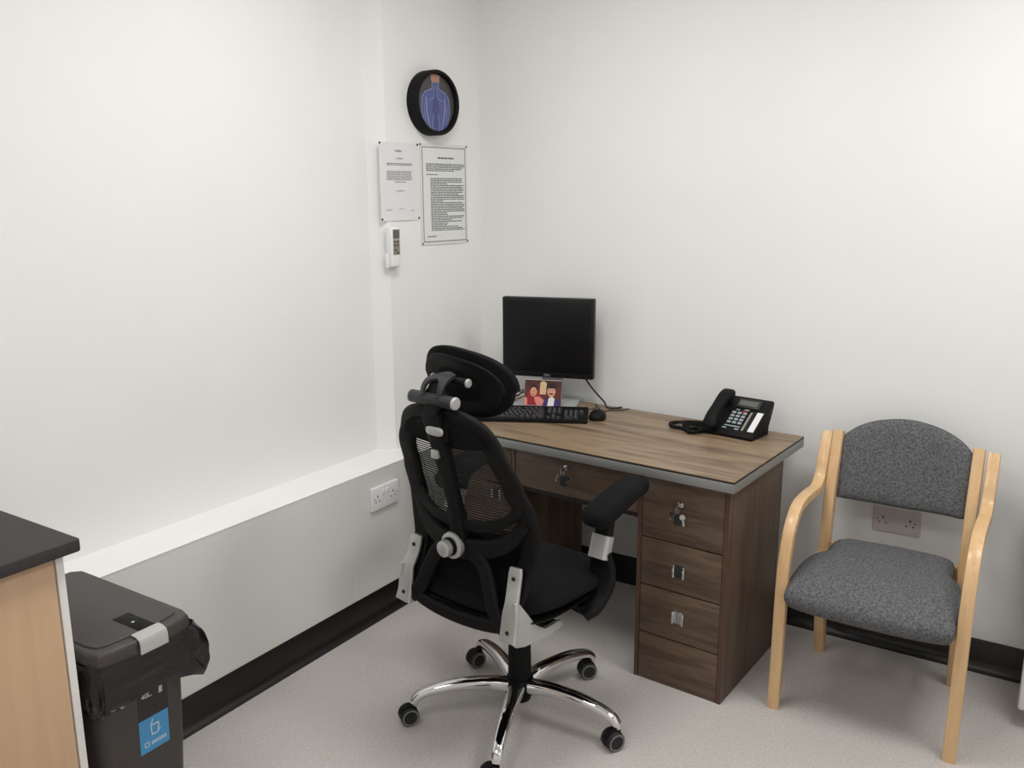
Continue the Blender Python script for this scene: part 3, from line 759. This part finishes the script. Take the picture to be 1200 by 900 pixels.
# label on the front face
def face(y, z): 
    hx = .187 + (.200 - .187) * (z - .30) / .30
    return Vector((hx, y, z))
def patch(mb, y0, y1, z0, z1, lay): mb.sheet(2, 2, lambda u, v: face(y0 + u * (y1 - y0), z0 + v * (z1 - z0)) + Vector((.0006 + .0004 * lay, 0, 0)), .0005)
lb = MB(); lb.mi = 0; patch(lb, -.017, .058, .417, .497, 1); o = lb.build('label_top', M['label_black'], bn, flat=True)
lb = MB(); patch(lb, -.019, .056, .332, .417, 1); lb.build('label_panel', M['label_blue'], bn, flat=True)
fm = Matrix.Translation(face(.005, .474) + Vector((.0014, 0, 0))) @ Matrix.Rotation(R(90), 4, 'Z') @ Matrix.Rotation(R(90), 4, 'X')
vs, fs = text_mesh('40L.', .016, fm); MB().add(vs, fs).build('lettering', M['label_white'], bn, flat=True)
mb = MB()
for i in range(7): patch(mb, .036, .045, .466 + i * .0042, .469 + i * .0042, 2)
mb.build('lettering', M['label_white'], bn, flat=True)
mb = MB()
for i in range(6): patch(mb, .010 + i * .0065, .015 + i * .0065, .352, .3545, 2)
for i in range(6): patch(mb, .010 + i * .0065, .015 + i * .0065, .347, .3495, 2)
mb.build('lettering', M['label_white'], bn, flat=True)
mb = MB()
patch(mb, -.008, .004, .346, .3475, 2); patch(mb, -.008, .004, .356, .3575, 2); patch(mb, -.008, -.0065, .346, .3575, 2); patch(mb, .0025, .004, .346, .3575, 2)
mb.build('badge', M['label_white'], bn, flat=True)
mb = MB()
def seg(y0, z0, y1, z1, w=.0012):
    v = Vector((y1 - y0, z1 - z0)).normalized(); n = Vector((-v.y, v.x)) * w
    q = [(y0 + n.x, z0 + n.y), (y0 - n.x, z0 - n.y), (y1 - n.x, z1 - n.y), (y1 + n.x, z1 + n.y)]
    mb.prism(q, lambda a, b, d: face(a, b) + Vector((.0013 + d, 0, 0)), 0, .0004)
for a in ((.012, .371, .028, .371), (.012, .371, .010, .395), (.028, .371, .030, .395), (.010, .395, .030, .395), (.010, .395, .016, .410), (.028, .375, .034, .378)): seg(*a)
mb.build('pictogram', M['label_white'], bn, flat=True)

# ------------------------------------------------------------------ white cabinet at the right edge
wc = thing('storage_cabinet', 'white cabinet with dark side cut off by the right edge', 'cabinet', (2.45, -.19, 0), 0)
O3 = (2.45, -.19, 0)
MB(O3).box((2.156, -.30, .06), (2.75, -.04, .72), .002).build('body', M['dark_grey'], wc)
MB(O3).box((2.150, -.322, .064), (2.45, -.302, .72), .008, 3).build('door', M['white_edge'], wc)
MB(O3).box((2.454, -.322, .064), (2.75, -.302, .72), .008, 3).build('door', M['white_edge'], wc)
MB(O3).box((2.20, -.28, 0), (2.72, -.06, .06)).build('plinth', M['dark_grey'], wc)

# ------------------------------------------------------------------ office chair
oc = thing('office_chair', 'black mesh-back office chair with headrest and chrome five-star base', 'chair', (.865, -1.09, 0), -.12)
def P3(x, y, z): return Vector((x, y, z))
# --- star base
BO = Vector((-.012, .038, 0))
mb = MB(); mb.lathe([(0, .075), (.040, .075), (.046, .085), (.046, .115), (.040, .132), (.0, .134)], (0, 0, 0), (0, 0, 1), 32); mb.build('base_hub', M['black'], oc).location = BO
mb = MB(); mb.lathe([(0, .06), (.034, .06), (.036, .13), (.034, .25), (.033, .27), (.031, .275), (.031, .405), (0, .405)], (0, 0, 0), (0, 0, 1), 32); mb.build('gas_column', M['black'], oc).location = BO
for kk in range(5):
    A = R(3 + 72 * kk) + .12; ux, uy = math.cos(A), math.sin(A)
    rz = [(.02, .106), (.10, .117), (.18, .117), (.25, .107), (.295, .094), (.318, .078), (.325, .060)]
    pts = spline([(r * ux, r * uy, z) for r, z in rz], 6); n_ = len(pts)
    scl = [lerp_tab([(0, 1.25), (.35, 1.0), (.7, .82), (.9, .80), (1, .72)], i / (n_ - 1)) for i in range(n_)]
    side = Vector((-uy, ux, 0))
    mb = MB(); mb.sweep(pts, sellipse(.020, .017, 2.8, 20), up=lambda i: side.cross((pts[min(i + 1, n_ - 1)] - pts[max(0, i - 1)]).normalized()) * -1, scl=scl)
    mb.build('base_leg', M['chrome'], oc).location = BO
    # caster
    ca = [247, 236, 252, 243, 240][kk]
    cd = Vector((math.cos(R(ca)), math.sin(R(ca)), 0)); ax = Vector((-cd.y, cd.x, 0)); C0 = Vector((.325 * ux, .325 * uy, 0)); W = C0 + cd * .016 + Vector((0, 0, .0285))
    mb = MB(); mb.cyl(C0 + Vector((0, 0, .03)), C0 + Vector((0, 0, .068)), .009, n=16)
    hood = [(W + cd * (.024 * math.cos(g)) + Vector((0, 0, .024 * math.sin(g) + .004))) for g in [R(-20 + 14 * i) for i in range(15)]]
    mb.sweep(hood, [(-.010, -.004), (.010, -.004), (.010, .004), (-.010, .004)], up=lambda i: (hood[i] - W).normalized())
    cst = mb.build('caster', M['black'], oc); cst.location = BO
    for s in (-1, 1):
        mb = MB(); c = W + ax * (s * .0055)
        mb.mi = 0; mb.lathe([(0, 0), (.026, 0), (.0285, .003), (.0285, .015), (.0265, .018)], c, ax * s, 28)
        mb.mi = 1; mb.lathe([(.0265, .018), (.022, .0186), (.0205, .0175)], c, ax * s, 28)
        mb.mi = 0; mb.lathe([(.0205, .0175), (.019, .0168), (.008, .0175), (0, .018)], c, ax * s, 28)
        mb.build('wheel', [M['rubber'], M['caster_grey']], cst)
# --- mechanism and seat
mb = MB(); mb.box((-.075, -.14, .40), (.075, .12, .445), .010, 3); mb.build('mechanism', M['black'], oc)
mb = MB(); mb.tube([(.07, .05, .42), (.16, .05, .415), (.235, .045, .405)], .006, 10, 4); mb.build('lever', M['black'], oc)
mb = MB(); mb.pillow(sellipse(.245, .245, 4.2, 56, 0, .01), lambda a, b, d, r: (a, b, .472 + d - .02 * max(0, (b - .12) / .14) ** 2), .0, .014, 6, 8); mb.build('seat_pan', M['black'], oc, ang=70)
mb = MB(); mb.pillow(sellipse(.250, .250, 3.6, 64, 0, .01), lambda a, b, d, r: (a * (1 - .05 * max(0, -b / .25)), b, .484 + d + .012 * (a / .25) ** 2 - .030 * max(0, (b - .08) / .18) ** 2), .048, .014, 4, 14); mb.build('seat', M['black_fabric'], oc, ang=80)
# --- backrest surface
VC_T = [(.40, -.266), (.46, -.252), (.55, -.226), (.64, -.208), (.74, -.210), (.84, -.234), (.94, -.268), (1.06, -.308)]
HW_T = [(.43, .178), (.47, .196), (.55, .212), (.65, .232), (.74, .240), (.82, .234), (.90, .213), (.97, .178), (1.01, .145)]
WR_T = [(.42, .02), (.50, .028), (.62, .046), (.70, .046), (.78, .034), (.88, .014), (.98, .014), (1.06, .012)]
def bk(u, z, d=0.):
    return Vector((u, lerp_tab(VC_T, z) + lerp_tab(WR_T, z) * (u / .235) ** 2 + d, z))
# outline of the frame centre line
OUTER = [(.0, 1.050), (.060, 1.047), (.110, 1.034), (.150, 1.006), (.178, .960), (.198, .905), (.214, .84), (.227, .77), (.232, .70), (.222, .62), (.203, .54), (.192, .48), (.168, .452), (.10, .440), (.0, .436)]
def railw(z): return lerp_tab([(.43, .034), (.50, .040), (.60, .056), (.80, .066), (.93, .060), (1.04, .052)], z)
half = []
for i, (a, b) in enumerate(OUTER):
    p, q = OUTER[max(0, i - 1)], OUTER[min(len(OUTER) - 1, i + 1)]
    t = Vector((q[0] - p[0], q[1] - p[1])).normalized(); w = railw(b) / 2
    half.append((max(0., a + t.y * w) if 0 < i < len(OUTER) - 1 else 0., b - t.x * w))
outl = half + [(-a, b) for a, b in half[::-1][1:-1]]
OU = [(p.x, p.y) for p in spline([(a, b, 0) for a, b in outl + outl[:1]], 6)[:-1]]
fr = [bk(a, b) for a, b in OU]
def fr_up(i):
    return Vector((0, -1, 0))
scl = [(railw(b + .015) / .040, 1.) for a, b in OU]
mb = MB(); mb.sweep(fr, rrect(.040, .024, .010, 4), up=fr_up, scl=scl, closed=True); mb.build('back_frame', M['black'], oc, ang=60)
# upholstered top band and lower pad behind the mesh
def inside_w(z):  # half width of the opening
    pts = [(b, a) for a, b in half if True][::-1]
    return max(.0, lerp_lin(pts, z) - .004)
def lerp_lin(tab, x):
    if x <= tab[0][0]: return tab[0][1]
    for (a, b), (c, d) in zip(tab, tab[1:]):
        if x <= c: return b + (d - b) * (x - a) / max(1e-6, c - a)
    return tab[-1][1]
mb = MB()
def topband(u, v):
    z0 = .958 - .02 * math.cos((u - .5) * PI); 
    z = 1.040 + (z0 - 1.040) * v
    w = inside_w(z) + .004
    a = (u * 2 - 1) * w
    return bk(a, z, -.004)
mb.sheet(28, 10, topband, .014); mb.build('top_band', M['black_fabric'], oc)
mb = MB()
mb.sheet(26, 18, lambda u, v: bk((u * 2 - 1) * (inside_w(.43 + v * .26) + .004), .43 + v * .26, .030 - .018 * abs(2 * v - 1) ** 3), .018); mb.build('lumbar_pad', M['black_fabric'], oc)
# mesh: fine threads with open gaps
mb = MB(); z = .668
while z < .955:
    w = inside_w(z) + .006; k = 15
    mb.sheet(k, 2, lambda u, v: bk((u * 2 - 1) * w, z + .0021 * (1 - 2 * v) - .006 * (1 - (u * 2 - 1) ** 2), .010), .0008)
    z += .0072
for i in range(-2, 3):
    u = i * .07
    zs = [.672 + j * .02 for j in range(15)]
    ps = [bk(u, zz, .0106) for zz in zs if abs(u) < inside_w(zz)]
    if len(ps) > 2: mb.sweep(ps, [(-.0006, -.0004), (.0006, -.0004), (.0006, .0004), (-.0006, .0004)], up=(0, -1, 0))
mb.build('mesh_panel', M['mesh'], oc)
# spine and yoke
sp = spline([bk(0, 1.035, -.022), bk(0, .96, -.030), bk(0, .86, -.032), bk(0, .76, -.030), bk(0, .69, -.024), bk(0, .62, -.020)], 6)
mb = MB(); mb.sweep(sp, rrect(.056, .030, .010, 3), up=(0, -1, 0), scl=[(lerp_tab([(0, 1.1), (.25, .95), (.6, .72), (1, 1.1)], i / (len(sp) - 1)), 1) for i in range(len(sp))]); mb.build('spine', M['black'], oc)
def band(name, pts, w0, t, sc=None):
    ps = spline(pts, 7); mb = MB()
    mb.sweep(ps, rrect(w0, t, t * .4, 3), up=(0, -1, 0), scl=[(lerp_tab(sc, i / (len(ps) - 1)) if sc else 1, 1) for i in range(len(ps))]); mb.build(name, M['dark_grey'] if name == 'x' else M['black'], oc)
band('crossbar', [bk(-.196, .80, -.004), bk(-.155, .75, -.016), bk(-.09, .722, -.022), bk(0, .715, -.024), bk(.09, .722, -.022), bk(.155, .75, -.016), bk(.196, .80, -.004)], .030, .016)
band('yoke', [bk(-.196, .745, -.004), bk(-.15, .685, -.014), bk(-.085, .655, -.02), bk(0, .645, -.022), bk(.085, .655, -.02), bk(.15, .685, -.014), bk(.196, .745, -.004)], .046, .020, [(0, .8), (.5, 1.3), (1, .8)])
for s in (-1, 1):
    band('yoke_leg', [bk(s * .035, .645, -.020), bk(s * .085, .610, -.022), bk(s * .112, .555, -.020), bk(s * .135, .500, -.014), bk(s * .172, .460, -.008)], .044, .020)
# knob, latch, height tab
kp = bk(-.010, .652, -.030)
mb = MB(); mb.lathe([(.0, 0), (.036, 0), (.038, .004), (.036, .016), (.027, .020), (.0, .020)], kp, (0, -1, 0), 36); kn = mb.build('tension_knob', M['silver'], oc)
mb = MB(); mb.lathe([(.0, .020), (.026, .020), (.025, .032), (0, .032)], kp, (0, -1, 0), 32); mb.build('collar', M['black'], kn)
mb = MB(); mb.lathe([(.0, .032), (.023, .032), (.024, .036), (.022, .048), (.018, .051), (0, .052)], kp, (0, -1, 0), 32); mb.build('cap', M['silver'], kn)
lp = bk(0.012, .990, -.045)
mb = MB(); mb.pillow(sellipse(.030, .0125, 2.8, 32), lambda a, b, d, r: lp + Vector((a, -d, b)), .006, .006, 4, 8); mb.build('latch', M['silver'], oc)
mb = MB(); q0 = bk(-.006, .922, -.046); mb.box((q0.x - .011, q0.y - .004, q0.z - .012), (q0.x + .011, q0.y + .012, q0.z + .012), .003); mb.build('height_tab', M['silver'], oc)
mb = MB(); q0 = bk(0, .955, -.034); mb.box((-.036, q0.y - .008, .955), (.036, q0.y + .02, 1.02), .008, 3); mb.build('spine_block', M['black'], oc)
# --- headrest
HB = Vector((0, -.318, 1.068))                                       # lower pivot bar
mb = MB(); mb.sweep([bk(0, 1.00, -.028), bk(0, 1.03, -.026), HB + Vector((0, .004, -.01))], rrect(.048, .022, .008, 3), up=(0, -1, 0)); mb.build('headrest_post', M['black'], oc)
mb = MB(); mb.mi = 0; mb.cyl(HB - Vector((.078, 0, 0)), HB + Vector((.074, 0, 0)), .0165, n=28, bev=.002)
mb.build('pivot_bar', M['dark_grey'], oc)
for s in (-1, 1):
    mb = MB(); mb.lathe([(0, 0), (.0165, 0), (.0165, .004), (.014, .007), (0, .008)], HB + Vector((s * .074, 0, 0)), (s, 0, 0), 28); mb.build('pivot_cap', M['silver'], oc)
HB2 = Vector((.004, -.258, 1.108))
mb = MB(); mb.cyl(HB2 - Vector((.060, 0, 0)), HB2 + Vector((.060, 0, 0)), .011, n=24, bev=.0015); mb.build('pivot_bar', M['black'], oc)
for s in (-1, 1):
    mb = MB(); mb.lathe([(0, 0), (.0115, 0), (.0115, .003), (.009, .006), (0, .0065)], HB2 + Vector((s * .060, 0, 0)), (s, 0, 0), 24); mb.build('pivot_cap', M['silver'], oc)
# bracket plate between the bars, arched with an opening
def brk(a, b, d):
    p = HB.lerp(HB2, b) + Vector((0, -.010, .010)) + Vector((0, -.014, .012)) * math.sin(PI * max(0, min(1, b)))
    return p + Vector((a, d + .010 * (a / .04) ** 2, 0))
ARCH = [(-.034, -.1), (-.036, .35), (-.033, .75), (-.022, 1.05), (.0, 1.18), (.022, 1.05), (.033, .75), (.036, .35), (.034, -.1), (.020, -.1), (.021, .25), (.014, .50), (.0, .60), (-.014, .50), (-.021, .25), (-.020, -.1)]
ARCH = ARCH[:8] + [(.034, -.1)] + ARCH[9:]
mb = MB()
n2 = 9
out_ = spline([(a, b, 0) for a, b in ARCH[:9]], 4); in_ = spline([(a, b, 0) for a, b in ARCH[9:][::-1]], 6)
m_ = 40
def samp(P, t):
    x = t * (len(P) - 1); i = min(int(x), len(P) - 2); return P[i].lerp(P[i + 1], x - i)
mb.sheet(m_, 6, lambda u, v: brk(*[c for c in samp(out_, u).lerp(samp(in_, u), v)][:2], 0.), .008)
mb.build('headrest_bracket', M['dark_grey'], oc)
mb = MB(); mb.sheet(24, 5, lambda u, v: brk(samp(in_, u).x * 1.08, -.1 + (samp(in_, u).y * 1.06 + .1) * v, .006), .004); mb.build('bracket_web', M['black'], oc)
# head pad: cushion wrapping forward, hollow shell behind
def headf(a, b, d, r):
    ra = R(-7); a, b = a * math.cos(ra) - b * math.sin(ra), a * math.sin(ra) + b * math.cos(ra)
    z = 1.090 + b
    y = -.212 + .040 * (abs(a) / .17) ** 1.8 - .06 * b + .012 * (1 - r)
    return Vector((a, y + d, z))
ho = []
for a, b in sellipse(.162, .090, 2.5, 60, -.006):
    b2 = b * (1.02 if b > 0 else .92) * (1 - .06 * (a / .176) ** 2)
    ho.append((a * (1.0 if b > 0 else .93), b2))
mb = MB(); mb.pillow(ho, headf, .052, .006, 6, 14); mb.build('headrest_cushion', M['black_fabric'], oc, ang=80)
mb = MB(); mb.pillow([(a * .91 - .008, b * .83 - .006) for a, b in ho], lambda a, b, d, r: headf(a, b, d - .006 + .016 * (1 - r ** 2), r), .002, .010, 7, 12); mb.build('headrest_shell', M['black'], oc, ang=60)
# --- brackets between back and seat
for s in (-1, 1):
    c0 = Vector((s * .182, -.212, .628)); c1 = Vector((s * .194, -.264, .442))
    mid = c0.lerp(c1, .5) + Vector((s * .004, -.006, 0))
    ps = [c0, c0.lerp(c1, .25), mid, c0.lerp(c1, .85), c1]
    mb = MB(); mb.sweep(spline(ps, 5), rrect(.042, .012, .004, 3), up=(0, -1, .15), scl=[(lerp_tab([(0, .85), (.08, 1.0), (.45, 1.0), (.6, 1.22), (1, 1.28)], i / 20), 1) for i in range(21)])
    br = mb.build('back_bracket', M['silver'], oc)
    # gusset and foot running forward under the seat
    xo = s * .206
    gus = [(-.262, .440), (-.252, .548), (-.240, .552), (-.212, .515), (-.164, .449), (-.126, .428), (-.077, .433), (-.052, .426), (-.046, .414), (-.054, .406), (-.10, .405), (-.153, .409), (-.215, .416), (-.245, .424)]
    mb = MB(); mb.prism(gus, lambda a, b, d: (xo + d, a, b), -.006, .006, .003, 2); mb.build('gusset', M['silver'], br)
    for f in (.14, .86):
        p = c0.lerp(c1, f) + Vector((0, -.006, 0)); mb = MB(); mb.lathe([(0, .002), (.0058, .002), (.0058, 0)], p, (0, -1, 0), 16); mb.build('screw', M['hole'], br)
    # under-seat strap carrying the foot to the mechanism
    mb = MB(); mb.box((min(s * .06, s * .204), -.10, .412), (max(s * .06, s * .204), -.06, .428), .003); mb.build('seat_strap', M['black'], oc)
# --- armrests
for s, dx, dz in ((-1, -.080, .018), (1, 0., 0.)):
    # the far arm is pulled out, raised a little and swivelled outwards
    XP = spline([(s * .222, .055, .0), (s * .230, .12, 0), (s * .222, .21, 0), (s * .204, .30, 0), (s * .184, .382, 0)] if s > 0 else [(-.232, .03, 0), (-.238, .08, 0), (-.252, .15, 0), (-.275, .23, 0), (-.300, .31, 0)], 8)
    SH_ = Matrix.Translation((dx, 0, dz))
    arm_c = XP
    mb = MB(); n_ = len(arm_c); pts = [SH_ @ Vector((p.x, p.y, .692 + .024 * math.sin(PI * i / (n_ - 1)) - .016 * (1 - i / (n_ - 1)) + .012 * (i / (n_ - 1)) - (.016 if s < 0 else 0))) for i, p in enumerate(arm_c)]
    scl = []
    for i in range(n_):
        t = i / (n_ - 1); e = min(1, math.sqrt(max(0, 1 - (max(0, .12 - t) / .12) ** 2))) * min(1, math.sqrt(max(0, 1 - (max(0, t - .86) / .14) ** 2))); scl.append((max(.12, e) * (1.05 - .12 * t), max(.25, e)))
    mb.sweep(pts, rrect(.094, .050, .021, 5), scl=scl); pad = mb.build('armrest_pad', M['black_fabric'], oc, ang=60)
    mb = MB(); mb.sweep([(s * .238, .098, .60), (s * .236, .118, .66), (s * .232, .128, .685)], rrect(.030, .052, .010, 4), up=(1, 0, 0), M4=SH_); mb.build('armrest_stem', M['black'], oc)
    mb = MB(); mb.sweep([(s * .240, .082, .572), (s * .240, .092, .60), (s * .240, .104, .634)], rrect(.036, .060, .010, 4), up=(1, 0, 0), M4=SH_); cl = mb.build('armrest_collar', M['silver'], oc)
    mb = MB(); mb.pillow(sellipse(.012, .016, 2.2, 20), lambda a, b, d, r: SH_ @ Vector((s * (.258 + d), .108 + a, .602 + b)), .006, .004, 3, 5); mb.build('collar_button', M['black'], cl)
    post = spline([(s * .240, .088, .590), (s * .242, .100, .54), (s * .246, .082, .48), (s * .240, .050, .440), (s * .226, .024, .418)], 6)
    mb = MB(); mb.sweep(post, rrect(.026, .074, .010, 4), up=(1, 0, 0), scl=[(1, lerp_tab([(0, .84), (.35, 1.15), (.7, .95), (1, .7)], i / (len(post) - 1))) for i in range(len(post))], M4=SH_); mb.build('armrest_post', M['black'], oc)
    mb = MB(); mb.box((min(s * .07, s * .232 + dx), .02, .428), (max(s * .07, s * .232 + dx), .07, .442), .003); mb.build('seat_strap', M['black'], oc)

# floor cable in the kneehole
cable('floor_cable', [(.985, -.045, .035), (1.0, -.12, .004), (1.03, -.20, .003), (1.10, -.24, .003), (1.12, -.20, .003), (1.07, -.16, .003), (.98, -.14, .003), (.86, -.10, .004)], .002, 'thin dark cable looped on the floor under the desk')

# ------------------------------------------------------------------ lights: square ceiling panels
def panel(x, y, p, size=.6):
    l = bpy.data.lights.new('ceiling_panel', 'AREA'); l.shape = 'SQUARE'; l.size = size; l.energy = p; l.color = (1., .985, .972)
    o = bpy.data.objects.new('ceiling_panel', l); COL.objects.link(o); o.location = (x, y, H - .01)
for x, y, p in ((1.0, -1.3, 17.5), (1.0, -3.0, 12.5), (2.5, -1.0, 19.5), (2.7, -2.9, 7.5)): panel(x, y, p)
w = bpy.data.worlds.new('world'); SC.world = w; w.use_nodes = True
w.node_tree.nodes['Background'].inputs['Color'].default_value = (.9, .95, 1, 1); w.node_tree.nodes['Background'].inputs['Strength'].default_value = .05
vs_ = SC.view_settings
vs_.view_transform = 'Standard'; vs_.look = 'None'; vs_.gamma = 1; vs_.exposure = 0.; vs_.use_curve_mapping = False
